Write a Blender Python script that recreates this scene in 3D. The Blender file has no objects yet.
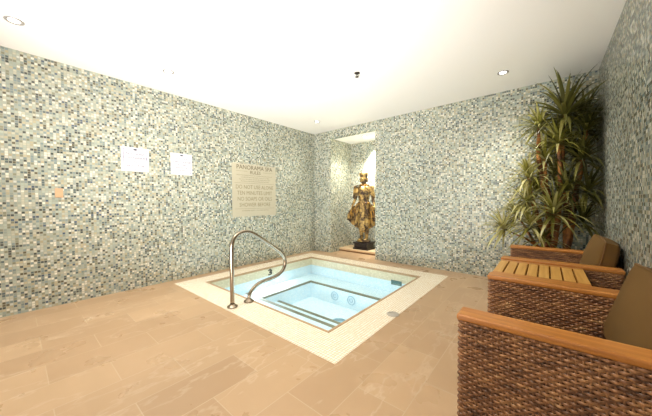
import bpy, bmesh, math, random
from mathutils import Vector, Matrix
random.seed(7)
PI = math.pi
S = bpy.context.scene
COL = S.collection
H = 2.70            # ceiling height
W = 4.615           # right wall
YF = -6.2           # how far the room runs behind the camera

# ------------------------------------------------------------------ helpers
class MB:
    """collects shapes and links them as ONE mesh object"""
    def __init__(s): s.bm = bmesh.new()
    def quad(s, pts):
        return s.bm.faces.new([s.bm.verts.new(p) for p in pts])
    def box(s, a, b, bev=0.0, seg=2, rot=None, mid=None):
        r = bmesh.ops.create_cube(s.bm, size=1.0)
        vs = r['verts']
        c = [(a[i] + b[i]) / 2 for i in range(3)]; d = [abs(b[i] - a[i]) for i in range(3)]
        for v in vs: v.co = Vector((v.co.x * d[0], v.co.y * d[1], v.co.z * d[2]))
        if bev:
            es = list({e for v in vs for e in v.link_edges})
            o = bmesh.ops.bevel(s.bm, geom=es, offset=bev, segments=seg, affect='EDGES', profile=.5)
            vs = [v for v in o['verts'] if v.is_valid]
            vs = list({v for f in o['faces'] for v in f.verts} | set(vs))
        if rot is not None:
            for v in vs: v.co = rot @ v.co
        for v in vs: v.co += Vector(c)
        return s
    def rings(s, rings, cap=True, closed=False):
        """loft through rings (lists of equal length)"""
        R = [[s.bm.verts.new(p) for p in r] for r in rings]
        n = len(R[0]); m = len(R)
        for i in range(m if closed else m - 1):
            A = R[i]; B = R[(i + 1) % m]
            for k in range(n):
                s.bm.faces.new((A[k], A[(k + 1) % n], B[(k + 1) % n], B[k]))
        if cap and not closed:
            s.bm.faces.new(R[0][::-1]); s.bm.faces.new(R[-1])
        return s
    def tube(s, pts, rad, n=10, cap=True, flat=1.0):
        pts = [Vector(p) for p in pts]
        if not hasattr(rad, '__len__'): rad = [rad] * len(pts)
        t0 = (pts[1] - pts[0]).normalized()
        up = Vector((0, 0, 1)) if abs(t0.z) < .9 else Vector((1, 0, 0))
        nrm = (up - t0 * up.dot(t0)).normalized()
        rings = []
        for i, p in enumerate(pts):
            if i == 0: t = pts[1] - pts[0]
            elif i == len(pts) - 1: t = pts[-1] - pts[-2]
            else: t = pts[i + 1] - pts[i - 1]
            t.normalize()
            nrm = (nrm - t * nrm.dot(t)).normalized(); b = t.cross(nrm)
            rings.append([p + (nrm * math.cos(2 * PI * k / n) + b * math.sin(2 * PI * k / n) * flat) * rad[i] for k in range(n)])
        return s.rings(rings, cap)
    def lathe(s, prof, c=(0, 0, 0), n=24, cap=True, sx=1, sy=1):
        rr = [[(c[0] + r * sx * math.cos(2 * PI * k / n), c[1] + r * sy * math.sin(2 * PI * k / n), c[2] + z) for k in range(n)] for r, z in prof]
        return s.rings(rr, cap)
    def build(s, name, mat, parent=None, smooth=False, mtx=None):
        if mtx is not None: s.bm.transform(mtx)
        bmesh.ops.recalc_face_normals(s.bm, faces=s.bm.faces)
        me = bpy.data.meshes.new(name); s.bm.to_mesh(me); s.bm.free()
        if smooth:
            for p in me.polygons: p.use_smooth = True
        me.materials.append(mat)
        o = bpy.data.objects.new(name, me); COL.objects.link(o)
        if parent: o.parent = parent
        return o

def raw(name, verts, faces, mat, parent=None, smooth=False):
    me = bpy.data.meshes.new(name); me.from_pydata(verts, [], faces); me.update()
    if smooth:
        for p in me.polygons: p.use_smooth = True
    me.materials.append(mat)
    o = bpy.data.objects.new(name, me); COL.objects.link(o)
    if parent: o.parent = parent
    return o

def tag(o, label, cat, group=None):
    o['label'] = label; o['category'] = cat
    if group: o['group'] = group
    return o
def thing(name, label, cat, loc=(0, 0, 0), rz=0, group=None):
    o = bpy.data.objects.new(name, None); o.empty_display_size = .1; COL.objects.link(o)
    o.location = loc; o.rotation_euler = (0, 0, rz)
    return tag(o, label, cat, group)
def struct(o):
    o['kind'] = 'structure'; return o
def dup(root, loc, rz=None, label=None):
    r = root.copy(); COL.objects.link(r); r.location = loc
    if rz is not None: r.rotation_euler = (0, 0, rz)
    if label: r['label'] = label
    for ch in list(root.children):
        c = ch.copy(); COL.objects.link(c); c.parent = r
        for g in list(ch.children):
            d = g.copy(); COL.objects.link(d); d.parent = c
    return r
def smooth_path(pts, n=6):
    """Catmull-Rom through points"""
    P = [Vector(p) for p in pts]; P = [2 * P[0] - P[1]] + P + [2 * P[-1] - P[-2]]
    out = []
    for i in range(1, len(P) - 2):
        for k in range(n):
            t = k / n; a, b, c, d = P[i - 1:i + 3]
            out.append(.5 * ((2 * b) + (c - a) * t + (2 * a - 5 * b + 4 * c - d) * t * t + (3 * b - a - 3 * c + d) * t ** 3))
    out.append(P[-2]); return out

# ------------------------------------------------------------------ materials
class NT:
    def __init__(s, name):
        s.m = bpy.data.materials.new(name); s.m.use_nodes = True
        s.t = s.m.node_tree; s.t.nodes.clear()
        s.out = s.n('ShaderNodeOutputMaterial')
    def n(s, typ, **kw):
        x = s.t.nodes.new(typ)
        for k, v in kw.items(): setattr(x, k, v)
        return x
    def l(s, a, b): s.t.links.new(a, b)
    def put(s, sock, v):
        if isinstance(v, bpy.types.NodeSocket): s.l(v, sock)
        else: sock.default_value = v
    def math(s, op, a, b=0.0, c=None):
        x = s.n('ShaderNodeMath', operation=op); s.put(x.inputs[0], a); s.put(x.inputs[1], b)
        if c is not None: s.put(x.inputs[2], c)
        return x.outputs[0]
    def mix(s, f, a, b, blend='MIX'):
        x = s.n('ShaderNodeMix', data_type='RGBA', blend_type=blend)
        s.put(x.inputs[0], f); s.put(x.inputs[6], a); s.put(x.inputs[7], b); return x.outputs[2]
    def noise(s, vec, scale, detail=3, rough=.5):
        x = s.n('ShaderNodeTexNoise'); x.inputs['Scale'].default_value = scale
        x.inputs['Detail'].default_value = detail; x.inputs['Roughness'].default_value = rough
        if vec is not None: s.l(vec, x.inputs['Vector'])
        return x.outputs['Fac']
    def ramp(s, f, stops, interp='LINEAR'):
        x = s.n('ShaderNodeValToRGB'); s.l(f, x.inputs[0]); r = x.color_ramp; r.interpolation = interp
        while len(r.elements) > 1: r.elements.remove(r.elements[-1])
        r.elements[0].position = stops[0][0]; r.elements[0].color = stops[0][1]
        for p, c in stops[1:]:
            e = r.elements.new(p); e.color = c
        return x.outputs[0]
    def bump(s, h, strength=.3, dist=.01):
        x = s.n('ShaderNodeBump'); x.inputs['Strength'].default_value = strength; x.inputs['Distance'].default_value = dist
        s.l(h, x.inputs['Height']); return x.outputs[0]
    def bsdf(s, color, rough=.5, metal=0.0, normal=None, spec=None, **kw):
        b = s.n('ShaderNodeBsdfPrincipled')
        s.put(b.inputs['Base Color'], color); s.put(b.inputs['Roughness'], rough); s.put(b.inputs['Metallic'], metal)
        if normal: s.l(normal, b.inputs['Normal'])
        if spec is not None: b.inputs['Specular IOR Level'].default_value = spec
        for k, v in kw.items(): s.put(b.inputs[k], v)
        s.l(b.outputs[0], s.out.inputs[0]); return b

def rgb(r, g, b):
    f = lambda c: (c / 255 / 12.92) if c / 255 <= .04045 else ((c / 255 + .055) / 1.055) ** 2.4
    return (f(r), f(g), f(b), 1)

def plain(name, color, rough=.5, metal=0.0, var=.12, scale=8, **kw):
    t = NT(name); tc = t.n('ShaderNodeTexCoord')
    f = t.noise(tc.outputs['Object'], scale, 3)
    dark = tuple(c * (1 - var) for c in color[:3]) + (1,)
    lite = tuple(min(1, c * (1 + var)) for c in color[:3]) + (1,)
    t.bsdf(t.mix(f, dark, lite), rough, metal, **kw); return t.m

def mosaic(name, tile, stops, grout, gw=.17, rough=.22, tint=None):
    t = NT(name); g = t.n('ShaderNodeNewGeometry'); sp = t.n('ShaderNodeSeparateXYZ'); t.l(g.outputs['Position'], sp.inputs[0])
    u = t.math('DIVIDE', t.math('ADD', sp.outputs[0], sp.outputs[1]), tile)
    v = t.math('DIVIDE', sp.outputs[2], tile)
    fu, fv = t.math('FLOOR', u), t.math('FLOOR', v)
    cb = t.n('ShaderNodeCombineXYZ'); t.l(fu, cb.inputs[0]); t.l(fv, cb.inputs[1])
    wn = t.n('ShaderNodeTexWhiteNoise', noise_dimensions='2D'); t.l(cb.outputs[0], wn.inputs['Vector'])
    col = t.ramp(wn.outputs['Value'], stops, 'CONSTANT')
    # slow drift of tone over the wall, plus per-tile glaze difference
    big = t.noise(g.outputs['Position'], 1.3, 2)
    sepc = t.n('ShaderNodeSeparateColor'); t.l(wn.outputs['Color'], sepc.inputs[0])
    glz = t.math('MULTIPLY_ADD', sepc.outputs[1], .30, .85)
    col = t.mix(1.0, col, t.mix(0, glz, (1, 1, 1, 1)), 'MULTIPLY') if False else col
    hs = t.n('ShaderNodeHueSaturation'); t.l(col, hs.inputs['Color']); t.l(t.math('MULTIPLY', glz, .86), hs.inputs['Value']); col = hs.outputs[0]
    col = t.mix(t.math('MULTIPLY', big, .22), col, tint or rgb(214, 208, 180))
    mu = t.math('LESS_THAN', t.math('FRACT', u), gw); mv = t.math('LESS_THAN', t.math('FRACT', v), gw)
    m = t.math('MAXIMUM', mu, mv)
    col = t.mix(m, col, grout)
    r = t.math('MULTIPLY_ADD', m, .5, rough)
    h = t.math('SUBTRACT', 1.0, m)
    t.bsdf(col, r, 0, t.bump(h, .25, .001), spec=.5)
    return t.m

PAL = [(0.0, rgb(244, 240, 224)), (.12, rgb(206, 204, 182)), (.26, rgb(184, 194, 180)), (.42, rgb(164, 176, 168)),
       (.54, rgb(198, 186, 154)), (.62, rgb(132, 152, 156)), (.70, rgb(220, 224, 216)), (.76, rgb(142, 142, 120)),
       (.82, rgb(80, 100, 108)), (.885, rgb(44, 56, 66)), (.95, rgb(94, 84, 64)), (.975, rgb(60, 84, 116))]
M = {}
M['mosaic'] = mosaic('glass_mosaic', .0245, PAL, rgb(168, 170, 152))
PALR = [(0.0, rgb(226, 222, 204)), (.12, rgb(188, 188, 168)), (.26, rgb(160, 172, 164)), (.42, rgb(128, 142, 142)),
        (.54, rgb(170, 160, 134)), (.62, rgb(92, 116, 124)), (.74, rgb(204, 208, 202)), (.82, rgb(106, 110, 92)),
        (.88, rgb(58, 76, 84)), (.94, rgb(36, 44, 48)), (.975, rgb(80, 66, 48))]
M['mosaic_shade'] = mosaic('glass_mosaic_shaded', .0245, PALR, rgb(120, 120, 106), .13)  # same mosaic darkened: the right wall's shade is put into the palette

t = NT('ceiling_paint'); g = t.n('ShaderNodeNewGeometry')
t.bsdf(t.mix(t.noise(g.outputs['Position'], .8, 2), rgb(247, 243, 236), rgb(252, 249, 243)), .8); M['ceiling'] = t.m

# floor: stone-look porcelain in running bond, rows along Y
t = NT('stone_floor'); g = t.n('ShaderNodeNewGeometry')
mp = t.n('ShaderNodeMapping'); t.l(g.outputs['Position'], mp.inputs[0])
mp.inputs['Rotation'].default_value = (0, 0, PI / 2); mp.inputs['Location'].default_value = (.16, -.265, 0)
br = t.n('ShaderNodeTexBrick'); t.l(mp.outputs[0], br.inputs['Vector'])
br.offset = .5; br.squash = 1
for k, v in (('Scale', 1), ('Mortar Size', .0028), ('Mortar Smooth', .2), ('Brick Width', .61), ('Row Height', .3015), ('Bias', 0)): br.inputs[k].default_value = v
br.inputs['Color1'].default_value = rgb(202, 170, 134); br.inputs['Color2'].default_value = rgb(186, 154, 120); br.inputs['Mortar'].default_value = rgb(206, 182, 150)
sc = t.n('ShaderNodeMapping'); t.l(g.outputs['Position'], sc.inputs[0]); sc.inputs['Scale'].default_value = (2.2, .8, 1)
wn_ = t.noise(sc.outputs[0], 1.3, 5, .55)
vein = t.ramp(wn_, [(0, (0, 0, 0, 1)), (.485, (0, 0, 0, 1)), (.5, (1, 1, 1, 1)), (.515, (0, 0, 0, 1)), (1, (0, 0, 0, 1))])
n2 = t.noise(g.outputs['Position'], 2.4, 5, .6)
c = t.mix(t.math('MULTIPLY', n2, .38), br.outputs['Color'], rgb(144, 114, 80))
c = t.mix(t.math('MULTIPLY', vein, t.math('MULTIPLY', t.noise(g.outputs['Position'], 1.1, 2), .38)), c, rgb(232, 214, 190))
rg = t.math('MULTIPLY_ADD', t.noise(g.outputs['Position'], 3.5, 4), .30, .16)
hb = t.math('MULTIPLY_ADD', br.outputs['Fac'], -.6, t.math('MULTIPLY', n2, .6))
t.bsdf(c, rg, 0, t.bump(hb, .22, .004)); M['floor'] = t.m

def grid_tile(name, c1, c2, grout, tile=.025, gw=.12, rough=.3, zswap=None):
    """small square tile over all three axes; optional second colour below a height"""
    t = NT(name); g = t.n('ShaderNodeNewGeometry'); sp = t.n('ShaderNodeSeparateXYZ'); t.l(g.outputs['Position'], sp.inputs[0])
    nn = t.n('ShaderNodeSeparateXYZ'); t.l(g.outputs['Normal'], nn.inputs[0])
    ms = []
    fl = []
    for i in range(3):
        w = t.math('DIVIDE', t.math('ADD', sp.outputs[i], .0031), tile); fl.append(t.math('FLOOR', w))
        line = t.math('LESS_THAN', t.math('FRACT', w), gw)
        facing = t.math('LESS_THAN', t.math('ABSOLUTE', nn.outputs[i]), .7)
        ms.append(t.math('MULTIPLY', line, facing))
    m = t.math('MAXIMUM', t.math('MAXIMUM', ms[0], ms[1]), ms[2])
    cb = t.n('ShaderNodeCombineXYZ'); [t.l(fl[i], cb.inputs[i]) for i in range(3)]
    wn = t.n('ShaderNodeTexWhiteNoise', noise_dimensions='3D'); t.l(cb.outputs[0], wn.inputs['Vector'])
    col = t.mix(wn.outputs['Value'], c1, c2)
    gr = grout
    if zswap:
        z0, a, b, g2 = zswap
        low = t.math('LESS_THAN', sp.outputs[2], z0)
        col = t.mix(low, col, t.mix(wn.outputs['Value'], a, b)); gr = t.mix(low, grout, g2)
    col = t.mix(m, col, gr)
    t.bsdf(col, t.math('MULTIPLY_ADD', m, .4, rough), 0, t.bump(t.math('SUBTRACT', 1.0, m), .2, .001)); return t.m
M['surround'] = grid_tile('ivory_mosaic', rgb(255, 250, 236), rgb(246, 236, 214), rgb(206, 180, 142), gw=.16)
M['basin'] = grid_tile('basin_tile', rgb(232, 224, 196), rgb(216, 208, 176), rgb(196, 186, 156),
                       zswap=(-.150, rgb(236, 247, 252), rgb(214, 236, 246), rgb(190, 216, 226)))
M['well'] = grid_tile('well_tile', rgb(244, 252, 255), rgb(226, 244, 252), rgb(204, 230, 242))
M['rim'] = plain('tan_rim_tile', rgb(184, 152, 114), .35, var=.2, scale=30)
M['edge'] = plain('dark_edge_tile', rgb(128, 122, 100), .35, var=.25, scale=40)
# water: see-through, faintly blue, ripples only in the sheen
t = NT('water'); g = t.n('ShaderNodeNewGeometry')
bp = t.bump(t.noise(g.outputs['Position'], 6, 3), .35, .02)
tr = t.n('ShaderNodeBsdfTransparent'); tr.inputs[0].default_value = (.90, .97, .985, 1)
gl = t.n('ShaderNodeBsdfGlossy'); gl.inputs['Roughness'].default_value = .03; t.l(bp, gl.inputs['Normal'])
lw = t.n('ShaderNodeLayerWeight'); lw.inputs[0].default_value = .5; t.l(bp, lw.inputs['Normal'])
frs = t.math('MULTIPLY_ADD', t.math('POWER', lw.outputs['Facing'], 5.0), .60, .02)
mx = t.n('ShaderNodeMixShader'); t.l(frs, mx.inputs[0]); t.l(tr.outputs[0], mx.inputs[1]); t.l(gl.outputs[0], mx.inputs[2]); t.l(mx.outputs[0], t.out.inputs[0])
M['water'] = t.m

M['steel'] = plain('brushed_steel', rgb(158, 144, 126), .24, 1.0, var=.06, scale=20)
M['trim_metal'] = plain('downlight_trim', rgb(176, 172, 168), .35, .3, var=.03)
M['dark_metal'] = plain('dark_metal', rgb(70, 62, 54), .4, .7)
t = NT('lamp_glow'); e = t.n('ShaderNodeEmission'); e.inputs[0].default_value = (1, .97, .92, 1); e.inputs[1].default_value = 9; t.l(e.outputs[0], t.out.inputs[0]); M['glow'] = t.m
M['paper'] = plain('sign_white', rgb(226, 226, 232), .4, var=.02)
M['purple'] = plain('sign_border_purple', rgb(116, 108, 150), .5, var=.05)
M['greyink'] = plain('sign_grey_ink', rgb(112, 110, 134), .5, var=.05)
M['ink2'] = plain('sign_emblem_ink', rgb(54, 54, 76), .5, var=.05)
M['creamboard'] = plain('cream_board', rgb(196, 188, 164), .4, var=.05, scale=3)
M['brownink'] = plain('brown_ink', rgb(92, 78, 54), .5, var=.1)
M['paleink'] = plain('pale_brown_ink', rgb(142, 130, 100), .5, var=.1)
M['blackink'] = plain('black_ink', rgb(26, 26, 26), .4, var=.1)
M['plate'] = plain('beige_plate', rgb(214, 176, 138), .4, var=.05)
M['stonestep'] = plain('beige_stone', rgb(224, 196, 156), .4, var=.10, scale=6)
M['stoneriser'] = plain('brown_stone_riser', rgb(140, 108, 74), .45, var=.2, scale=20)
M['soil'] = plain('potting_soil', rgb(50, 38, 28), .95, var=.3, scale=50)
M['pot'] = plain('dark_ceramic', rgb(60, 48, 40), .35, var=.15)
M['blackstone'] = plain('black_lacquer', rgb(34, 26, 26), .3, var=.3, scale=14)

# teak
def wood(name, a, b, c, axis=0, rough=.38):
    t = NT(name); tc = t.n('ShaderNodeTexCoord'); mp = t.n('ShaderNodeMapping'); t.l(tc.outputs['Object'], mp.inputs[0])
    s = [38, 38, 38]; s[axis] = 2.0; mp.inputs['Scale'].default_value = s
    f = t.noise(mp.outputs[0], 1.0, 5, .6); f2 = t.noise(tc.outputs['Object'], 5, 2)
    col = t.ramp(f, [(.25, a), (.5, b), (.75, c)])
    col = t.mix(t.math('MULTIPLY', f2, .35), col, a)
    t.bsdf(col, rough, 0, t.bump(f, .15, .002)); return t.m
M['teak'] = wood('teak_rail', rgb(148, 90, 36), rgb(190, 124, 56), rgb(214, 152, 80), 0)
M['teak_slat'] = wood('teak_slat', rgb(176, 122, 54), rgb(212, 162, 84), rgb(230, 186, 108), 1)
M['wood_dark'] = wood('dark_wood_leg', rgb(50, 30, 18), rgb(70, 42, 24), rgb(84, 54, 32), 2)

# woven resin strand: streaks run along the strand (height changes tone fast)
t = NT('wicker_strand'); tc = t.n('ShaderNodeTexCoord'); mp = t.n('ShaderNodeMapping'); t.l(tc.outputs['Object'], mp.inputs[0])
mp.inputs['Scale'].default_value = (9, 9, 54); f = t.noise(mp.outputs[0], 1, 4, .65)
f2 = t.noise(tc.outputs['Object'], 4.5, 2)
c = t.ramp(f, [(.26, rgb(60, 40, 30)), (.37, rgb(100, 70, 50)), (.48, rgb(146, 102, 70)), (.60, rgb(186, 136, 90)), (.72, rgb(224, 180, 128))])
c = t.mix(t.math('MULTIPLY', f2, .5), c, rgb(80, 46, 30))
t.bsdf(c, .34, 0, t.bump(f, .2, .002)); M['wicker'] = t.m
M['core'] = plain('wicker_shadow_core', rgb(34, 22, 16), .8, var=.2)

t = NT('cushion_fabric'); tc = t.n('ShaderNodeTexCoord')
wv = t.noise(tc.outputs['Object'], 260, 2); f = t.noise(tc.outputs['Object'], 3, 3)
c = t.mix(f, rgb(92, 68, 34), rgb(114, 86, 46)); c = t.mix(t.math('MULTIPLY', wv, .35), c, rgb(96, 68, 34))
t.bsdf(c, .85, 0, t.bump(wv, .3, .002), spec=.2); M['fabric'] = t.m
M['piping'] = plain('cushion_piping', rgb(112, 80, 40), .8)

# plant
def leafmat(name, a, b, c):
    t = NT(name); tc = t.n('ShaderNodeTexCoord'); at = t.n('ShaderNodeAttribute', attribute_name='tone')
    col = t.ramp(at.outputs['Fac'], [(0, a), (.5, b), (1, c)])
    col = t.mix(t.math('MULTIPLY', t.noise(tc.outputs['Object'], 18, 2), .3), col, a)
    b_ = t.n('ShaderNodeBsdfPrincipled'); t.l(col, b_.inputs['Base Color']); b_.inputs['Roughness'].default_value = .32
    tl = t.n('ShaderNodeBsdfTranslucent'); t.l(col, tl.inputs[0]); m = t.n('ShaderNodeMixShader'); m.inputs[0].default_value = .28
    t.l(b_.outputs[0], m.inputs[1]); t.l(tl.outputs[0], m.inputs[2]); t.l(m.outputs[0], t.out.inputs[0]); return t.m
M['leaf'] = leafmat('strap_leaf_lit', rgb(84, 84, 34), rgb(150, 146, 66), rgb(238, 230, 168))  # lit copy: cream highlights of the left leaves put into the colour
M['leaf_shaded'] = leafmat('strap_leaf_shaded', rgb(58, 60, 28), rgb(106, 104, 48), rgb(172, 162, 92))  # shaded copy of the leaf colour, for the darker right side
t = NT('cane_bark'); tc = t.n('ShaderNodeTexCoord'); mp = t.n('ShaderNodeMapping'); t.l(tc.outputs['Object'], mp.inputs[0]); mp.inputs['Scale'].default_value = (6, 6, 40)
f = t.noise(mp.outputs[0], 1, 4); f2 = t.noise(tc.outputs['Object'], 7, 2)
c = t.ramp(f2, [(.36, rgb(84, 54, 30)), (.5, rgb(160, 100, 48)), (.62, rgb(214, 146, 72))]); c = t.mix(t.math('MULTIPLY', f, .4), c, rgb(50, 34, 22))
t.bsdf(c, .55, 0, t.bump(f, .5, .006)); M['bark'] = t.m

# gilded statue
t = NT('aged_gilding'); tc = t.n('ShaderNodeTexCoord')
f = t.noise(tc.outputs['Object'], 9, 6, .7); f2 = t.noise(tc.outputs['Object'], 60, 3)
k = t.ramp(f, [(.43, (0, 0, 0, 1)), (.57, (1, 1, 1, 1))])
c = t.mix(k, rgb(58, 36, 20), t.mix(f2, rgb(158, 118, 56), rgb(226, 194, 122)))
t.bsdf(c, t.math('MULTIPLY_ADD', k, -.2, .55), t.math('MULTIPLY', k, .55), t.bump(t.math('ADD', f, f2), .7, .008)); M['gold'] = t.m
t = NT('dark_gilding'); tc = t.n('ShaderNodeTexCoord'); f = t.noise(tc.outputs['Object'], 14, 5, .7)
k = t.ramp(f, [(.42, (0, 0, 0, 1)), (.6, (1, 1, 1, 1))])
t.bsdf(t.mix(k, rgb(50, 28, 16), rgb(196, 146, 60)), .45, t.math('MULTIPLY', k, .5), t.bump(f, .7, .01)); M['gold_dark'] = t.m

# ------------------------------------------------------------------ room shell
NX0, NX1, NZ, ND = .49, 1.603, 2.535, .80       # niche in the back wall
def panel(name, quads, mat):
    m = MB()
    for q in quads: m.quad(q)
    return struct(m.build(name, mat))
T = .12
wl = MB().box((-T, YF, 0), (0, 0, H)); struct(wl.build('wall_left', M['mosaic']))
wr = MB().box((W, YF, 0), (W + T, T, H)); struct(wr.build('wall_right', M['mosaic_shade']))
wb = MB()
wb.box((-T, 0, 0), (NX0 - .0, T, H)); wb.box((NX1, 0, 0), (W, T, H)); wb.box((NX0, 0, NZ), (NX1, T, H))
struct(wb.build('wall_back', M['mosaic']))
wn2 = MB()
wn2.box((NX0 - T, T, 0), (NX0, ND + T, NZ + .1)); wn2.box((NX1, T, 0), (NX1 + T, ND + T, NZ + .1)); wn2.box((NX0, ND, 0), (NX1, ND + T, NZ + .1))
struct(wn2.build('wall_niche', M['mosaic']))
c2 = MB().box((NX0, T, NZ), (NX1, ND, NZ + .1)); struct(c2.build('ceiling', M['ceiling']))
ce = MB().box((-T, YF, H), (W + T, T, H + .1)); struct(ce.build('ceiling', M['ceiling']))
# floor with the opening of the spa
SX0, SX1, SY0, SY1 = .168, 3.034, -3.109, -.322
fl = MB()
for a, b in (((-T, YF), (SX0, T)), ((SX1, YF), (W + T, T)), ((SX0, YF), (SX1, SY0)), ((SX0, SY1), (SX1, T)), ((NX0 - .05, T), (NX1 + .05, ND + .05))):
    fl.box((a[0], a[1], -.1), (b[0], b[1], 0))
struct(fl.build('floor', M['floor']))
# raised stone ledge in the niche
st = MB().box((NX0, .30, .035), (NX1, ND, .075), .004); sto = struct(st.build('trim_1', M['stonestep']))
st = MB().box((NX0, .315, 0), (NX1, ND, .035)); struct(st.build('trim_2', M['stoneriser']))

# ------------------------------------------------------------------ spa pool
IX0, IX1, IY0, IY1 = .479, 2.694, -2.773, -.635
WZ = -.150
spa = thing('hot_tub', 'square sunken hot tub with ivory mosaic surround and pale blue water', 'hot tub', ((IX0 + IX1) / 2, (IY0 + IY1) / 2, 0))
off = Matrix.Translation((-(IX0 + IX1) / 2, -(IY0 + IY1) / 2, 0))
def frame(m, o, i, z0, z1):
    m.box((o[0], o[2], z0), (i[0], o[3], z1)); m.box((i[1], o[2], z0), (o[1], o[3], z1))
    m.box((i[0], o[2], z0), (i[1], i[2], z1)); m.box((i[0], i[3], z0), (i[1], o[3], z1))
R_ = .028
s_ = MB(); frame(s_, (SX0, SX1, SY0, SY1), (IX0 - R_, IX1 + R_, IY0 - R_, IY1 + R_), -.10, .002); s_.build('surround', M['surround'], spa, mtx=off)
s_ = MB(); frame(s_, (IX0 - R_, IX1 + R_, IY0 - R_, IY1 + R_), (IX0 - .004, IX1 + .004, IY0 - .004, IY1 + .004), -.022, .006); s_.build('rim_trim', M['rim'], spa, mtx=off)
BZ, FZ, LZ = -.33, -.62, -.47
WX0, WX1, WY0, WY1 = .83, 2.46, -2.13, -1.02
s_ = MB(); frame(s_, (IX0 - R_, IX1 + R_, IY0 - R_, IY1 + R_), (IX0, IX1, IY0, IY1), -.75, -.022); s_.build('basin_wall', M['basin'], spa, mtx=off)
s_ = MB(); frame(s_, (IX0, IX1, IY0, IY1), (WX0, WX1, WY0, WY1), -.75, BZ); s_.build('bench', M['basin'], spa, mtx=off)
s_ = MB().box((WX0, WY0, -.75), (WX1, WY1, FZ)); frame(s_, (WX0, WX1, WY0, WY1), (WX0 + .004, WX1 - .004, WY0 + .004, WY1 - .004), FZ, BZ - .028); s_.build('well', M['well'], spa, mtx=off)
s_ = MB().box((WX0 + .004, WY0 + .004, FZ), (WX1 - .004, -1.80, LZ)); s_.build('step', M['basin'], spa, mtx=off)
s_ = MB(); frame(s_, (WX0 - .022, WX1 + .022, WY0 - .048, WY1 + .022), (WX0 + .006, WX1 - .006, WY0 + .008, WY1 - .006), BZ - .026, BZ + .003)
s_.box((IX0, WY0 - .048, BZ - .02), (WX0 - .022, WY0 + .008, BZ + .003)); s_.box((WX1 + .022, WY0 - .048, BZ - .02), (IX1, WY0 + .008, BZ + .003))
s_.build('edge_trim', M['edge'], spa, mtx=off)
s_ = MB().box((WX0 + .004, -1.83, LZ - .02), (WX1 - .004, -1.775, LZ + .003)); s_.build('step_trim', M['edge'], spa, mtx=off)
# water surface with a fine grid
n = 40; m = MB(); vs = [[m.bm.verts.new((IX0 + (IX1 - IX0) * i / n, IY0 + (IY1 - IY0) * j / n, WZ + .0015 * math.sin(i * .9 + j * .5) * math.cos(j * .7))) for j in range(n + 1)] for i in range(n + 1)]
for i in range(n):
    for j in range(n): m.bm.faces.new((vs[i][j], vs[i + 1][j], vs[i + 1][j + 1], vs[i][j + 1]))
m.build('water', M['water'], spa, smooth=True, mtx=off)
# skimmer mouth, jets, main drain
s_ = MB(); x0, x1 = 2.25, 2.43
s_.box((x0, IY1 - .006, -.20), (x1, IY1 - .0005, -.125)); s_.build('skimmer_mouth', plain('skimmer_teal', rgb(86, 116, 112), .4), spa, mtx=off)
jet_m = plain('jet_ring', rgb(150, 186, 204), .3, var=.1)
def torus(mb, c, R, r, axis, n=24, k=8):
    rr = []
    for i in range(n):
        a = 2 * PI * i / n; ring = []
        for j in range(k):
            b = 2 * PI * j / k; q = (R + r * math.cos(b)); p = (q * math.cos(a), q * math.sin(a), r * math.sin(b))
            if axis == 'y': p = (p[0], p[2], p[1])
            elif axis == 'x': p = (p[2], p[0], p[1])
            ring.append((c[0] + p[0], c[1] + p[1], c[2] + p[2]))
        rr.append(ring)
    return mb.rings(rr, False, True)
for x in (1.40, 1.74):
    j = torus(MB(), (x, WY1 - .012, -.475), .070, .005, 'y'); torus(j, (x, WY1 - .012, -.475), .030, .004, 'y'); j.build('jet', jet_m, spa, True, off)
j = torus(MB(), (1.86, -1.52, FZ + .008), .10, .010, 'z'); j.lathe([(.095, 0), (.095, .006), (.0001, .010)], (1.86, -1.52, FZ)); j.build('main_drain', jet_m, spa, True, off)

def text(name, s, size, mat, parent, loc, rot, align='CENTER', ext=.0006, sx=1.0, off=0.0):
    cu = bpy.data.curves.new(name, 'FONT'); cu.body = s; cu.size = size; cu.offset = off; cu.extrude = ext; cu.align_x = align; cu.align_y = 'CENTER'; cu.resolution_u = 3
    tmp = bpy.data.objects.new(name, cu); COL.objects.link(tmp)
    bpy.context.view_layer.update()
    me = bpy.data.meshes.new_from_object(tmp.evaluated_get(bpy.context.evaluated_depsgraph_get()))
    bpy.data.objects.remove(tmp, do_unlink=True)
    me.materials.clear(); me.materials.append(mat); me.transform(Matrix.Diagonal((sx, 1, 1, 1)))
    o = bpy.data.objects.new(name, me); COL.objects.link(o); o.location = loc; o.rotation_euler = rot
    if parent: o.parent = parent
    return o
cx, cy = (IX0 + IX1) / 2, (IY0 + IY1) / 2
RL = (PI / 2, 0, PI / 2)      # reads from +x side
text('depth_marker', '3', .135, M['blackink'], spa, (IX0 + .003 - cx, -1.68 - cy, -.092), RL, ext=.002, off=.004, sx=1.45)
text('depth_marker', "FT", .028, M['blackink'], spa, (IX0 + .003 - cx, -1.68 - cy, -.034), RL, ext=.001)

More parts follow.
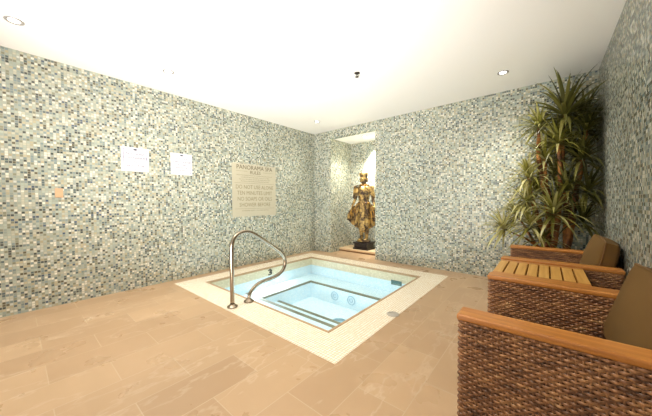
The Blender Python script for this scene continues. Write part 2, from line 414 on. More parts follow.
# ------------------------------------------------------------------ handrail
rail = thing('handrail', 'stainless steel curved handrail standing at the near left edge of the hot tub', 'handrail', (1.56, -2.93, .002))
P = [(0, -.10, .02), (0, -.10, .30), (0, -.10, .62), (0, -.085, .715), (0, -.04, .775), (0, .03, .802), (0, .11, .798), (0, .19, .765), (0, .36, .655), (0, .53, .535),
     (0, .60, .470), (0, .645, .40), (0, .65, .325), (0, .615, .258), (0, .54, .215), (0, .44, .195), (0, .33, .188), (0, .235, .172), (0, .165, .135), (0, .118, .08), (0, .105, .02)]
MB().tube(smooth_path(P, 5), .0225, 16).build('rail', M['steel'], rail, True)
for y in (-.10, .105):
    MB().lathe([(.055, 0), (.058, .006), (.052, .016), (.034, .022), (.030, .034), (.026, .036)], (0, y, 0), 28).build('flange', M['steel'], rail, True)
d = thing('floor_drain', 'round grey metal deck lid at the right edge of the ivory tub surround', 'drain lid', (2.985, -2.10, .002))
MB().lathe([(.062, 0), (.062, .004), (.056, .006), (.0001, .006)], n=30).build('lid', plain('lid_grey', rgb(190, 182, 172), .35, .3), d)
m = MB(); torus(m, (0, 0, .006), .045, .002, 'z'); torus(m, (0, 0, .006), .025, .002, 'z'); m.build('groove_ring', M['trim_metal'], d, True)

# ------------------------------------------------------------------ ceiling fixtures
def downlight(x, y, z, label, lit=True):
    o = thing('recessed_downlight', label, 'downlight', (x, y, z), group='recessed ceiling downlights')
    m = MB(); m.rings([[(r * math.cos(2 * PI * k / 28), r * math.sin(2 * PI * k / 28), zz) for k in range(28)] for r, zz in ((.058, 0), (.060, -.005), (.046, -.008), (.038, -.004), (.036, 0))], False)
    m.build('trim_ring', M['trim_metal'] if lit else M['dark_metal'], o, True)
    MB().lathe([(.035, -.002), (.030, -.005), (.0001, -.0055)], n=24).build('lamp', M['glow'], o, True)
    return o
DL = [(.657, -4.494, 'glowing round downlight at the top left end of the ceiling row, largest of them'),
      (.689, -3.310, 'glowing downlight in the ceiling above the two small white signs'),
      (.716, -.696, 'small downlight in the ceiling just before the far corner of the room'),
      (3.733, -.668, 'glowing downlight in the ceiling left of the tall plant')]
for x, y, lb in DL: downlight(x, y, H, lb)
downlight(1.15, .34, NZ, 'downlight with dark trim in the low ceiling of the alcove above the statue', False)
sp_ = thing('fire_sprinkler', 'small dark fire sprinkler head hanging from the middle of the ceiling', 'sprinkler', (2.376, -1.815, H))
MB().lathe([(.034, 0), (.034, -.004), (.022, -.008), (.012, -.01)], n=20).build('escutcheon', M['dark_metal'], sp_, True)
m = MB().tube([(0, 0, -.008), (0, 0, -.022)], .008, 10); m.tube(smooth_path([(-.004, 0, -.02), (-.016, 0, -.032), (-.004, 0, -.046)], 4), .003, 6); m.tube(smooth_path([(.004, 0, -.02), (.016, 0, -.032), (.004, 0, -.046)], 4), .003, 6)
m.build('frame', M['dark_metal'], sp_, True)
MB().lathe([(.022, -.046), (.022, -.049), (.004, -.051)], n=16).build('deflector', M['dark_metal'], sp_, True)

def spot(x, y, z, e, size=110, blend=.8, tgt=None, col=(1, .95, .86), rad=.04):
    l = bpy.data.lights.new('spot', 'SPOT'); l.energy = e; l.spot_size = math.radians(size); l.spot_blend = blend; l.color = col; l.shadow_soft_size = rad
    o = bpy.data.objects.new('spot_light', l); COL.objects.link(o); o.location = (x, y, z)
    if tgt: o.rotation_euler = (Vector(tgt) - Vector((x, y, z))).to_track_quat('-Z', 'Y').to_euler()
    return o
def area(loc, tgt, e, sx, sy, col=(1, .96, .9)):
    l = bpy.data.lights.new('area', 'AREA'); l.shape = 'RECTANGLE'; l.size = sx; l.size_y = sy; l.energy = e; l.color = col
    o = bpy.data.objects.new('area_light', l); COL.objects.link(o); o.location = loc
    o.rotation_euler = (Vector(tgt) - Vector(loc)).to_track_quat('-Z', 'Y').to_euler(); return o

# ------------------------------------------------------------------ wall signs
def board(name, label, y0, y1, z0, z1, mat, group=None, thick=.006):
    o = thing(name, label, 'sign', (0.0008, (y0 + y1) / 2, (z0 + z1) / 2), group=group)
    w, h = y1 - y0, z1 - z0
    MB().box((0, -w / 2, -h / 2), (thick, w / 2, h / 2), .001, 1).build('panel', mat, o)
    return o, w, h
def small_sign(label, y0, y1, z0, z1, lines, sizes):
    o, w, h = board('wall_notice', label, y0, y1, z0, z1, M['paper'])
    m = MB(); b = .024; e = .0045; X = (.006, .0072)
    for a in ((-w / 2 + b, -h / 2 + b, w / 2 - b, -h / 2 + b + e), (-w / 2 + b, h / 2 - b - e, w / 2 - b, h / 2 - b), (-w / 2 + b, -h / 2 + b, -w / 2 + b + e, h / 2 - b), (w / 2 - b - e, -h / 2 + b, w / 2 - b, h / 2 - b)):
        m.box((X[0], a[0], a[1]), (X[1], a[2], a[3]))
    m.build('border', M['purple'], o)
    m = MB()
    rr = [[(x, .020 * math.cos(2 * PI * k / 16), h / 2 - b - .004 + .011 * math.sin(2 * PI * k / 16)) for k in range(16)] for x in (.0072, .0085)]
    m.rings(rr); m.build('emblem', M['ink2'], o)
    zz = h / 2 - .085
    for s, sz in zip(lines, sizes):
        text('lettering', s, sz, M['greyink'], o, (.0072, 0, zz), RL); zz -= .042 if len(lines) > 4 else .052
    return o
small_sign('larger white notice with thin purple border, left one of the two small wall signs', -3.640, -3.335, 1.550, 1.862, ['NO  GLASS', 'CONTAINERS', 'IN', 'HOT  TUB'], [.042, .042, .034, .042])
small_sign('white notice with pale border beside the large cream rules board, right of its pair', -3.064, -2.765, 1.546, 1.860, ['FOR  YOUR', 'SAFETY  PLEASE', 'SHOWER', 'BEFORE  USE', 'OF SPA'], [.030, .034, .028, .028, .028])
o, w, h = board('rules_board', 'large square cream rules board with brown lettering on the left wall', -2.104, -1.154, .879, 1.826, M['creamboard'])
text('title', 'PANORAMA SPA', .108, M['brownink'], o, (.0062, 0, h / 2 - .065), RL, sx=.98)
text('title', 'RULES', .085, M['brownink'], o, (.0062, 0, h / 2 - .150), RL)
for a, b, z in ((-.40, -.17, h / 2 - .135), (.17, .40, h / 2 - .135), (-.43, .43, .125), (-.43, .43, -.335)):
    MB().box((.006, a, z), (.0068, b, z + .004)).build('rule_line', M['paleink'], o)
small = ['PLEASE SHOWER BEFORE ENTERING THE POOL AND AFTER USING THE FACILITIES', 'CHILDREN MUST BE ACCOMPANIED BY AN ADULT AT ALL TIMES', 'NO DIVING   NO RUNNING   NO FOOD OR GLASS IN THE POOL AREA', 'PREGNANT WOMEN AND PERSONS WITH A HEART CONDITION']
for i, s in enumerate(small): text('small_print', s, .021, M['paleink'], o, (.0062, 0, h / 2 - .205 - .036 * i), RL)
big = ['DO NOT USE ALONE', 'TEN MINUTES LIMIT', 'NO SOAPS OR OILS', 'SHOWER BEFORE']
for i, s in enumerate(big): text('lettering', s, .100, M['paleink'], o, (.0062, 0, .055 - .107 * i), RL, sx=.86)
text('small_print', 'NO LIFEGUARD ON DUTY   USE AT YOUR OWN RISK', .024, M['paleink'], o, (.0062, 0, -.37), RL)
o = thing('wall_plate', 'small blank beige cover plate on the left wall, left of the signs', 'cover plate', (.001, -4.204, 1.252))
MB().box((0, -.032, -.052), (.006, .032, .052), .003).build('plate', M['plate'], o)
m = MB();
for z in (-.04, .04): m.tube([(.005, 0, z), (.0075, 0, z)], .003, 8)
m.build('screw', M['plate'], o)

# ------------------------------------------------------------------ statue
stt = thing('standing_statue', 'gilded standing robed figure with crown and flared robe in the lit alcove', 'statue', (1.035, .50, .075), 0)
MB().box((-.19, -.165, 0), (.19, .165, .035), .004).build('plinth', M['blackstone'], stt)
m = MB().box((-.165, -.145, .035), (.165, .145, .125), .003); m.box((-.19, -.165, .125), (.19, .165, .160), .005); m.build('plinth', M['blackstone'], stt)
ZB = .160
RS = Matrix.Translation((0, 0, ZB)) @ Matrix.Rotation(math.radians(14), 4, 'Z') @ Matrix.Diagonal((.93, .90, .885, 1))
def ell(z, rx, ry, cx=0, cy=0, n=28, ex=2.0, wav=0, wn=9):
    out = []
    for k in range(n):
        a = 2 * PI * k / n; c, s = math.cos(a), math.sin(a); f = 1 + wav * math.cos(wn * a)
        out.append((cx + math.copysign(abs(c) ** (2 / ex), c) * rx * f, cy + math.copysign(abs(s) ** (2 / ex), s) * ry * f, z))
    return out
b = MB()
# lotus foot disc and feet
b.lathe([(.15, 0), (.17, .015), (.16, .035), (.135, .05)], n=28, sx=1.0, sy=.85)
for s in (-1, 1):
    b.rings([[(s * .062 + .032 * math.cos(2 * PI * k / 12) * w_, y, .05 + max(0, hh * (.5 + .5 * math.sin(2 * PI * k / 12)))) for k in range(12)] for y, w_, hh in ((-.135, .75, .025), (-.11, 1.2, .04), (-.06, 1.15, .06), (0, .95, .09), (.05, .8, .07))])
    for q in range(5):
        xx = s * .062 + (q - 2) * .014
        b.tube([(xx, -.115, .062), (xx, -.148 + abs(q - 2) * .004, .058)], [.009, .007], 6)
    b.tube([(s * .062, .01, .08), (s * .064, .012, .16), (s * .066, .016, .27), (s * .068, .01, .36), (s * .07, .0, .46)], [.036, .038, .052, .056, .062], 16)
# skirt and torso
b.rings([ell(z, rx, ry, 0, cy, wav=w_) for z, rx, ry, cy, w_ in ((.34, .150, .105, .0, .05), (.36, .162, .115, 0, .05), (.48, .160, .115, 0, .04), (.62, .152, .112, 0, .03), (.78, .150, .110, 0, .02), (.90, .150, .108, 0, 0),
        (.98, .132, .098, 0, 0), (1.06, .126, .092, 0, 0), (1.16, .142, .098, 0, 0), (1.26, .145, .100, 0, 0), (1.34, .156, .096, 0, 0), (1.39, .146, .084, 0, 0), (1.425, .10, .07, 0, 0), (1.45, .062, .055, 0, 0), (1.52, .052, .052, 0, 0))])
# head: jaw to brow, ears, nose
b.rings([ell(z, rx, ry, 0, cy) for z, rx, ry, cy in ((1.475, .030, .035, -.035), (1.49, .052, .055, -.022), (1.52, .070, .075, -.012), (1.56, .080, .088, -.006), (1.60, .084, .092, -.002), (1.64, .082, .090, 0), (1.66, .074, .08, 0))])
b.tube([(0, -.088, 1.605), (0, -.106, 1.572), (0, -.092, 1.558)], [.008, .015, .012], 8)
b.tube([(-.026, -.078, 1.532), (0, -.089, 1.530), (.026, -.078, 1.532)], [.006, .010, .006], 8)
for s in (-1, 1):
    b.tube([(s * .014, -.092, 1.606), (s * .036, -.090, 1.616), (s * .058, -.074, 1.607)], .007, 6)
    b.tube([(s * .018, -.090, 1.590), (s * .034, -.090, 1.592), (s * .050, -.080, 1.589)], [.005, .011, .005], 8)
    b.tube([(s * .084, .0, 1.61), (s * .094, .005, 1.58), (s * .088, .0, 1.53), (s * .088, -.004, 1.495)], [.012, .018, .012, .010], 8)
# crown: flat topped band widening upward
b.rings([ell(z, rx, ry, 0, 0, wav=w_, wn=7) for z, rx, ry, w_ in ((1.635, .090, .096, 0), (1.655, .097, .102, 0), (1.69, .100, .104, .01), (1.725, .112, .114, .02), (1.735, .104, .104, .0), (1.738, .05, .05, 0))])
# arms and hands
for s in (-1, 1):
    b.tube(smooth_path([(s * .135, 0, 1.375), (s * .168, .0, 1.33), (s * .192, .01, 1.22), (s * .216, .012, 1.10), (s * .250, -.02, .99), (s * .272, -.045, .93)], 4), [.042 + .006 * min(1, i / 4) - max(0, (i - 4)) * .0013 for i in range(21)], 14)
    hx, hy, hz = s * .274, -.05, .925
    b.rings([[(hx + .016 * math.cos(2 * PI * k / 12) + s * dx, hy + ww * math.sin(2 * PI * k / 12), z) for k in range(12)] for z, ww, dx in ((hz + .01, .022, 0), (hz - .02, .034, .002), (hz - .06, .038, .004), (hz - .085, .034, .006))])
    for q in range(4):
        fy = hy - .030 + q * .020; L = (.060, .070, .066, .052)[q]
        b.tube([(hx + s * .006, fy, hz - .075), (hx + s * .008, fy, hz - .075 - L * .5), (hx - s * .004, fy, hz - .075 - L)], [.0098, .009, .007], 8)
    b.tube([(hx, hy - .026, hz - .02), (hx - s * .004, hy - .056, hz - .045), (hx - s * .008, hy - .062, hz - .078)], [.012, .010, .008], 8)
body = b.build('figure', M['gold'], stt, True, RS)
rm = body.modifiers.new('join', 'REMESH'); rm.mode = 'VOXEL'; rm.voxel_size = .0085; rm.use_smooth_shade = True
# clothing: collar, chest sash, shoulder flaps, belt, front panel
m = MB(); m.rings([ell(z, rx, ry) for z, rx, ry in ((1.425, .128, .082), (1.445, .10, .074), (1.465, .070, .064), (1.455, .062, .058))]); m.build('collar', M['gold_dark'], stt, True, RS)
for s in (-1, 1):
    m = MB(); m.rings([[(s * x * .86, y * .7 + q, z) for q in (-t_, t_)] + [(s * (x + .001), y * .7 + q, z) for q in (t_, -t_)] for x, y, z, t_ in ((.10, 0, 1.43, .045), (.19, 0, 1.425, .062), (.236, 0, 1.40, .066), (.244, 0, 1.30, .06), (.262, 0, 1.18, .045), (.268, 0, 1.10, .02))])
    so = m.build('shoulder_flap', M['gold'], stt, True, RS); sm = so.modifiers.new('th', 'SOLIDIFY'); sm.thickness = .012
m = MB(); m.rings([ell(z, rx, ry) for z, rx, ry in ((.955, .152, .114), (.962, .158, .120), (1.0, .146, .112), (1.006, .138, .104))], True); m.build('belt', M['gold_dark'], stt, True, RS)
m = MB(); pr = [(-.060, 0), (-.04, -.008), (-.02, 0), (0, -.012), (.02, 0), (.04, -.008), (.060, 0)]
V = []; F = []
zs = [(1.40, .088, .5), (1.30, .112, .75), (1.20, .112, .8), (1.08, .106, .75), (.99, .122, .7), (.95, .124, .8), (.85, .126, .9), (.70, .128, 1.0), (.55, .130, 1.1), (.42, .132, 1.2), (.30, .130, 1.25), (.255, .122, .7)]
for z, yy, wf in zs: V += [(x * wf, -yy + y, z) for x, y in pr]
for i in range(len(zs) - 1):
    for k in range(6): F.append((i * 7 + k, i * 7 + k + 1, (i + 1) * 7 + k + 1, (i + 1) * 7 + k))
V = [tuple(RS @ Vector(v)) for v in V]
so = raw('front_panel', V, F, M['gold'], stt, True); sm = so.modifiers.new('th', 'SOLIDIFY'); sm.thickness = .012
# robe flaring out on each side between waist, hand and hem
for s in (-1, 1):
    nu, nv = 14, 12; V = []; F = []
    for i in range(nu + 1):
        u = i / nu
        top = Vector((s * (.13 + .150 * u), -.01 - .02 * u, 1.02 - .12 * u - .03 * math.sin(PI * u)))
        hem = Vector((s * (.13 + .285 * u ** .9), 0, .36 + .20 * u ** 1.3))
        for j in range(nv + 1):
            v = j / nv; p = top.lerp(hem, v); p.x += s * .03 * math.sin(PI * v) * u * (1 if v > .3 else .4)
            p.y += .020 * math.sin(u * 17 + .6) * (.25 + v) + .01 * math.sin(v * 9)
            p.z += .014 * math.sin(u * 22) * v
            V.append(tuple(RS @ p))
    for i in range(nu):
        for j in range(nv): a = i * (nv + 1) + j; F.append((a, a + 1, a + nv + 2, a + nv + 1))
    so = raw('robe_wing', V, F, M['gold'], stt, True); sm = so.modifiers.new('th', 'SOLIDIFY'); sm.thickness = .014; sm.offset = 0
    m = MB(); pts = [V[j] for j in range(0)]
    edge = [V[nu * (nv + 1) + j] for j in range(nv + 1)]
    m.tube(smooth_path(edge, 2), .013, 8)
    m.tube(smooth_path([V[i * (nv + 1) + nv] for i in range(nu + 1)], 2), .012, 8); m.build('robe_hem', M['gold'], stt, True)
    m = MB()   # dark carved fold scrolls inside the wing
    for q in (.35, .62, .85):
        pts = []
        for j in range(1, nv - 1):
            a = V[int(q * nu) * (nv + 1) + j]; pts.append((a[0] + .008 * math.sin(j), a[1] - .018, a[2]))
        m.tube(smooth_path(pts, 3), [.016 * math.sin(PI * (i + 1) / (len(pts) * 3)) + .003 for i in range((len(pts) - 1) * 3 + 1)], 8)
    m.build('robe_fold', M['gold_dark'], stt, True)

# ------------------------------------------------------------------ woven panels
def woven_box(x0, x1, y0, y1, z0, z1, mat_pitch=.0195, row=.0135, rad=.022, seed=1):
    """continuous strands wrapping a rounded box, weaving over and under upright stakes"""
    rnd = random.Random(seed)
    pts = []; segl = []
    def arc(cx, cy, a0):
        for i in range(4):
            a = a0 + (PI / 2) * i / 3; pts.append((cx + rad * math.cos(a), cy + rad * math.sin(a)))
    arc(x1 - rad, y0 + rad, -PI / 2); arc(x1 - rad, y1 - rad, 0); arc(x0 + rad, y1 - rad, PI / 2); arc(x0 + rad, y0 + rad, PI)
    n = len(pts); L = [0]
    for i in range(n): a, b = pts[i], pts[(i + 1) % n]; L.append(L[-1] + math.dist(a, b))
    per = L[-1]; ns = max(4, 2 * round(per / mat_pitch / 2)); N = ns * 4
    P = []
    for k in range(N):
        s = per * k / N; i = max(j for j in range(n) if L[j] <= s + 1e-9); a, b = pts[i], pts[(i + 1) % n]
        f = (s - L[i]) / max(1e-9, L[i + 1] - L[i]); x, y = a[0] + (b[0] - a[0]) * f, a[1] + (b[1] - a[1]) * f
        dx, dy = b[0] - a[0], b[1] - a[1]; q = math.hypot(dx, dy) or 1; P.append((x, y, dy / q, -dx / q))
    V = []; F = []
    rows = int((z1 - z0) / row)
    for q in range(ns):          # upright stakes, one behind every second crossing
        x, y, nx, ny = P[(q * 4 + 2) % N]; tx, ty = -ny, nx; b0 = len(V)
        for zz in (z0, z1):
            for tt, oo in ((-.0042, -.002), (-.003, .0022), (.003, .0022), (.0042, -.002)):
                V.append((x + tx * tt + nx * oo, y + ty * tt + ny * oo, zz))
        for k in range(3): F.append((b0 + k, b0 + k + 1, b0 + 5 + k, b0 + 4 + k))
    for r in range(rows):
        zc = z0 + row * (r + .5); base = len(V); ph = PI * (r % 2)
        hh = row * .47
        for k in range(N):
            x, y, nx, ny = P[k]; w = .0040 * math.sin(PI * ns * k / N + ph) + .0008; zc2 = zc + .0012 * math.sin(PI * ns * k / N * .5 + r)
            o0 = w + .0005; o1 = w + .0042
            for oo, zz in ((o0, -hh), (o1 - .001, -hh * .75), (o1, 0), (o1 - .001, hh * .75), (o0, hh)):
                V.append((x + nx * oo, y + ny * oo, zc2 + zz))
        for k in range(N):
            a = base + k * 5; b = base + ((k + 1) % N) * 5
            for q in range(4): F.append((a + q, b + q, b + q + 1, a + q + 1))
    return V, F
def arm_part(parent, y0, y1):
    V, F = woven_box(-.365, .36, y0 + .006, y1 - .006, .045, .612)
    o = raw('wicker_arm', V, F, M['wicker'], parent, True)
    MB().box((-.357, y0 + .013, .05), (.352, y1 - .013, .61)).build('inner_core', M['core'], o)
    return o
def cushion(name, dx, dy, dz, mtx, parent, puff=.35, n=14):
    """plump rectangular cushion with a piped seam"""
    V = {}; m = MB()
    def P(u, v, side):
        e = (1 - abs(u) ** 3.2) * (1 - abs(v) ** 3.2)
        t = dz / 2 * (.42 + .58 * max(0, e) ** .42)
        r = .94 + .06 * 1
        x = dx / 2 * u * (1 - .035 * v * v); y = dy / 2 * v * (1 - .035 * u * u)
        c = .012 * math.sin(3 * u + 1) * math.cos(2.3 * v)
        return Vector((x, y, side * t + c))
    grid = {}
    for side in (-1, 1):
        for i in range(n + 1):
            for j in range(n + 1):
                u = math.sin((i / n - .5) * PI); v = math.sin((j / n - .5) * PI)
                grid[side, i, j] = m.bm.verts.new(P(u, v, side))
        for i in range(n):
            for j in range(n): m.bm.faces.new([grid[side, a, b_] for a, b_ in ((i, j), (i + 1, j), (i + 1, j + 1), (i, j + 1))])
    loop = [(i, 0) for i in range(n)] + [(n, j) for j in range(n)] + [(n - i, n) for i in range(n)] + [(0, n - j) for j in range(n)]
    seam = []
    for k in range(len(loop)):
        a, b_ = loop[k], loop[(k + 1) % len(loop)]
        m.bm.faces.new((grid[-1, a[0], a[1]], grid[-1, b_[0], b_[1]], grid[1, b_[0], b_[1]], grid[1, a[0], a[1]]))
        seam.append(grid[1, a[0], a[1]].co.copy())
    o = m.build(name, M['fabric'], parent, True, mtx)
    bv = o.modifiers.new('sub', 'SUBSURF'); bv.levels = 1; bv.render_levels = 2
    q = MB(); sm = [mtx @ (c * 1.004) for c in seam]
    q.tube(sm + [sm[0]], .0045, 6); q.build('piping', M['piping'], o, True)
    return o

def make_chair(label, cy, group):
    c = thing('armchair', label, 'armchair', (4.225, cy, 0), group=group)
    for y0, y1 in ((-.45, -.345), (.345, .45)):
        arm_part(c, y0, y1)
        MB().box((-.372, y0 - .004, .612), (.365, y1 + .004, .640), .009, 3).build('arm_cap', M['teak'], c)
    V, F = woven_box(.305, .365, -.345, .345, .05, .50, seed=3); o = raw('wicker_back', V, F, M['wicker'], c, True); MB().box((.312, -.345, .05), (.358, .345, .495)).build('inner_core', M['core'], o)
    MB().box((.300, -.340, .50), (.370, .340, .525), .006).build('back_cap', M['teak'], c)
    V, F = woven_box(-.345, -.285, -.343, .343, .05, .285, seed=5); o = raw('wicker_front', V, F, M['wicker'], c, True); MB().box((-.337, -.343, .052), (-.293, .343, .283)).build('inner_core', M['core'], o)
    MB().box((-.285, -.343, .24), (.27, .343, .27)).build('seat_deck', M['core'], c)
    cushion('seat_cushion', .60, .67, .13, Matrix.Translation((-.045, 0, .345)), c)
    cushion('back_cushion', .42, .66, .155, Matrix.Translation((.268, 0, .612)) @ Matrix.Rotation(math.radians(-75), 4, 'Y'), c)
    for x in (-.33, .325):
        for y in (-.40, .40): MB().box((x - .022, y - .022, 0), (x + .022, y + .022, .052), .003).build('leg', M['wood_dark'], c)
    return c
chA = make_chair('nearest brown wicker armchair with teak arm rails, cut off by the right picture edge', -2.820, 'wicker armchairs along the right wall')
chB = dup(chA, (4.225, -1.322, 0), None, 'far brown wicker armchair between the slatted table and the tall plant')

# ------------------------------------------------------------------ slatted side table
tb = thing('side_table', 'low square teak slatted side table between the two wicker armchairs', 'side table', (4.116, -2.073, 0))
hx, hy = .255, .272
MB().box((-hx, -hy, .600), (hx, -hy + .060, .630), .004).build('top_rail', M['teak'], tb)
MB().box((-hx, hy - .050, .600), (hx, hy, .630), .004).build('top_rail', M['teak'], tb)
sw = (2 * hx - 7 * .009) / 8
for i in range(8):
    x = -hx + i * (sw + .009)
    MB().box((x, -hy + .061, .602), (x + sw, hy - .051, .629), .003).build('slat', M['teak_slat'], tb)
MB().box((-hx + .01, -hy + .02, .55), (hx - .01, -hy + .045, .60)).build('apron', M['teak'], tb)
MB().box((-hx + .01, hy - .045, .55), (hx - .01, hy - .02, .60)).build('apron', M['teak'], tb)
MB().box((-hx + .01, -hy + .045, .55), (-hx + .035, hy - .045, .60)).build('apron', M['teak'], tb)
MB().box((hx - .035, -hy + .045, .55), (hx - .01, hy - .045, .60)).build('apron', M['teak'], tb)
MB().box((-hx + .035, -hy + .045, .20), (hx - .035, hy - .045, .22)).build('shelf', M['wood_dark'], tb)
for x in (-1, 1):
    for y in (-1, 1): MB().box((x * (hx - .03) - .022, y * (hy - .04) - .022, 0), (x * (hx - .03) + .022, y * (hy - .04) + .022, .60), .003).build('leg', M['teak'], tb)

# ------------------------------------------------------------------ tall plant in the corner
PX, PY = 4.24, -.42
pl = thing('potted_dracaena', 'tall potted dracaena with arching strap leaves filling the right back corner', 'plant', (PX, PY, 0))
MB().lathe([(.15, 0), (.17, .02), (.215, .38), (.225, .42), (.235, .42), (.235, .44), (.205, .44), (.20, .40)], n=32, cap=False).build('pot', M['pot'], pl, True)
MB().lathe([(.0001, .398), (.10, .402), (.199, .396)], n=28, cap=False).build('soil', M['soil'], pl, True)
MB().lathe([(.0001, .001), (.15, .001)], n=28, cap=False).build('pot_base', M['pot'], pl)
# rosettes: (x, y, z, leaf length, leaves, painted light shift, shaded copy)
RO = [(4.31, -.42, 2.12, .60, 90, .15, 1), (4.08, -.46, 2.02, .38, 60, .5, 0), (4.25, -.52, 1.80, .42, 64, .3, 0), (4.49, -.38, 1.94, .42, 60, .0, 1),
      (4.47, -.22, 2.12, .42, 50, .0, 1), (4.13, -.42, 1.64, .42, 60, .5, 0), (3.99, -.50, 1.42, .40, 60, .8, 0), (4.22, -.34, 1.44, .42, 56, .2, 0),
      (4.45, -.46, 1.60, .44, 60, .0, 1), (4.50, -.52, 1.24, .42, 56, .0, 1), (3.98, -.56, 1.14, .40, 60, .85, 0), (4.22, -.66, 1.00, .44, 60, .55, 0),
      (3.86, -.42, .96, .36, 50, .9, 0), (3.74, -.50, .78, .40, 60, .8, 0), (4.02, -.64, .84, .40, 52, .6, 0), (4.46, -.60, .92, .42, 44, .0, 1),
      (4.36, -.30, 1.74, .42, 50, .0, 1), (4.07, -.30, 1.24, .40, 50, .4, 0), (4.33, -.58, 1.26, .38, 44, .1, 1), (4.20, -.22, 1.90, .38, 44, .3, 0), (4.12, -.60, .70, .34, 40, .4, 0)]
rnd = random.Random(5)
def leaves(c, L0, n, shift, axis):
    V = []; F = []; T_ = []
    axis = axis.normalized()
    e1 = axis.orthogonal().normalized(); e2 = axis.cross(e1)
    for k in range(n):
        q = (k + .5) / n; az = k * 2.39996 + rnd.uniform(-.2, .2)
        el = math.radians(82 - 92 * q + rnd.uniform(-9, 9))
        L = L0 * rnd.uniform(.8, 1.12) * (1 - .18 * (1 - q)); wd = rnd.uniform(.0115, .0165) * (L0 / .34) ** .4
        out = e1 * math.cos(az) + e2 * math.sin(az)
        d = out * math.cos(el) + axis * math.sin(el)
        p = c + axis * (.05 * (1 - q) - .03) ; seg = 8; droop = rnd.uniform(.10, .24)
        side = d.cross(Vector((0, 0, 1)));
        if side.length < .05: side = e1.copy()
        side.normalize(); base = len(V); tone = min(1, max(0, rnd.random() * .6 + shift * .5 + rnd.uniform(-.1, .1)))
        for i in range(seg + 1):
            f = i / seg; w = wd * (min(1, .45 + 2.6 * f)) * (1 - f ** 2.2) + .0006
            nn = side.cross(d).normalized(); pc = p - nn * w * .25
            for v in (p - side * w, pc, p + side * w):
                v = Vector((min(v.x, W - .012), min(v.y, -.012), min(v.z, H - .02)))
                if v.z < .72: v.y = max(v.y, -.862)
                elif v.z < .95 and v.x > 4.3: v.y = max(v.y, -.95)
                V.append((v.x - PX, v.y - PY, v.z)); T_.append(tone)
            d = (d + Vector((0, 0, -1)) * droop * (.4 + f)).normalized(); p = p + d * (L / seg)
        for i in range(seg):
            a = base + i * 3
            F.append((a, a + 1, a + 4, a + 3)); F.append((a + 1, a + 2, a + 5, a + 4))
    return V, F, T_
for (x, y, z, L0, n, sh, dk) in RO:
    c = Vector((x, y, z)); base = Vector((PX + (x - PX) * .25, PY + (y - PY) * .3, .42))
    ax = Vector(((x - PX) * .9, (y - PY) * .6, .8))
    V, F, T_ = leaves(c, L0, n, sh, ax)
    o = raw('leaf_rosette', V, F, M['leaf_shaded'] if dk else M['leaf'], pl, True)
    at = o.data.attributes.new('tone', 'FLOAT', 'POINT'); at.data.foreach_set('value', T_)
tops = [0, 1, 2, 3, 5, 6, 8, 12, 11, 13]
for q, i in enumerate(tops):
    x, y, z = RO[i][:3]
    b0 = Vector((.09 * math.cos(q * 2.1), .06 * math.sin(q * 2.1) - (.08 if q in (0, 2, 3) else 0), .40)); e = Vector((x - PX, y - PY, z))
    mid = b0.lerp(e, .35) + Vector((rnd.uniform(-.05, .05), rnd.uniform(-.04, .04), .05)); mid2 = b0.lerp(e, .7) + Vector((rnd.uniform(-.06, .06), rnd.uniform(-.03, .03), .08 if z > 1 else .02))
    pts = smooth_path([b0, mid, mid2, e], 7); rb = .032 if z > 1.3 else .018
    MB().tube(pts, [rb * (1 - .45 * k / len(pts)) * (1 + .10 * math.sin(k * 1.9 + q)) for k in range(len(pts))], 10).build('trunk', M['bark'], pl, True)

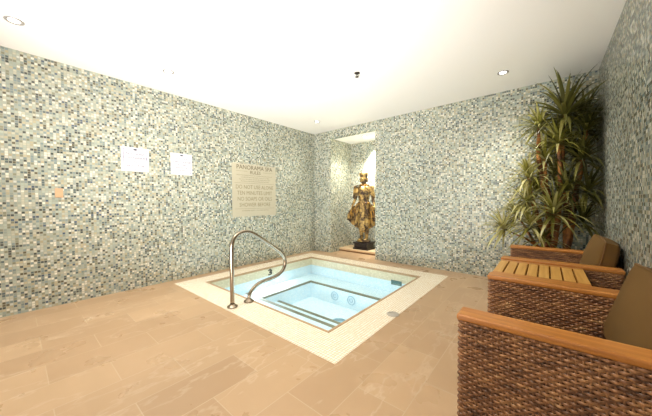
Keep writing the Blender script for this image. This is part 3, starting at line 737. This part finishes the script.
# ------------------------------------------------------------------ light
WARM = (1, .95, .87)
for x, y, _ in DL[:2]: spot(x, y, H - .02, 27, 120, .9, (x - .05, y, 0), WARM)
spot(.716, -.696, H - .02, 16, 120, .9, (.65, -.65, 0), WARM)
spot(3.733, -.668, H - .02, 42, 115, .9, (3.72, -.60, 0), (1, .95, .86))
spot(2.9, -1.1, H - .02, 48, 80, .9, (3.85, -.45, 1.0), (1, .96, .88))  # added lamp without a fixture, lights the plant from the left
spot(3.3, -1.9, H - .02, 30, 70, .9, (4.25, -.5, 1.5), (1, .93, .80))  # second added lamp aimed at the plant
spot(.69, -2.0, H - .02, 16, 120, .9, (.6, -2.0, 0), WARM)
spot(3.05, -4.35, H - .02, 95, 75, .9, (3.95, -3.1, .3), (1, .86, .66))  # added warm lamp without a fixture, brightens the near chair
spot(1.35, -3.95, H - .02, 85, 104, 1.0, (1.15, -3.9, 0), WARM)  # added lamp without a fixture, lightens the left floor
spot(2.2, -3.3, H - .02, 8, 130, .9, (2.0, -3.2, 0), WARM)
spot(1.6, -1.6, H - .02, 85, 60, .9, (1.6, -1.7, 0), (1, .98, .95))
spot(1.20, .42, NZ - .03, 260, 90, .8, (1.38, .80, 1.7), (1, .97, .9))
spot(.98, .14, NZ - .03, 80, 100, .9, (.85, .45, .9), (1, .93, .80))
area((2.7, -4.9, .45), (1.75, -2.7, 2.7), 76, 2.0, 1.2, (1, .97, .95)).data.spread = math.radians(105)  # added bounce light out of view, brightens the ceiling
# added lights along three basin walls, put in to brighten the water
for loc, tg in (((1.6, IY0 + .012, -.235), (1.6, -1.0, -.26)), ((IX1 - .012, -1.7, -.235), (0, -1.7, -.26)), ((IX0 + .012, -1.7, -.235), (2.4, -1.7, -.30))):
    area(loc, tg, 4.2, .9, .10, (.86, .96, 1))
wd = bpy.data.worlds.new('world'); S.world = wd; wd.use_nodes = True
wd.node_tree.nodes['Background'].inputs[0].default_value = (1, .965, .92, 1); wd.node_tree.nodes['Background'].inputs[1].default_value = .8

# ------------------------------------------------------------------ camera (fitted to the photograph's vanishing points)
cam = bpy.data.cameras.new('camera'); co = bpy.data.objects.new('camera', cam); COL.objects.link(co)
cam.sensor_width = 36; cam.lens = 14.478; cam.clip_start = .02
f = Vector((-.64270262, .76570214, -.02517095)); r = Vector((.76601784, .6427988, -.00513529)); u = Vector((-.01224775, .02258186, .99966997))
co.matrix_world = Matrix(((r.x, u.x, -f.x, 4.15389), (r.y, u.y, -f.y, -4.53245), (r.z, u.z, -f.z, 1.14327), (0, 0, 0, 1)))
S.camera = co
S.view_settings.view_transform = 'Standard'; S.view_settings.look = 'None'; S.view_settings.exposure = 0.28
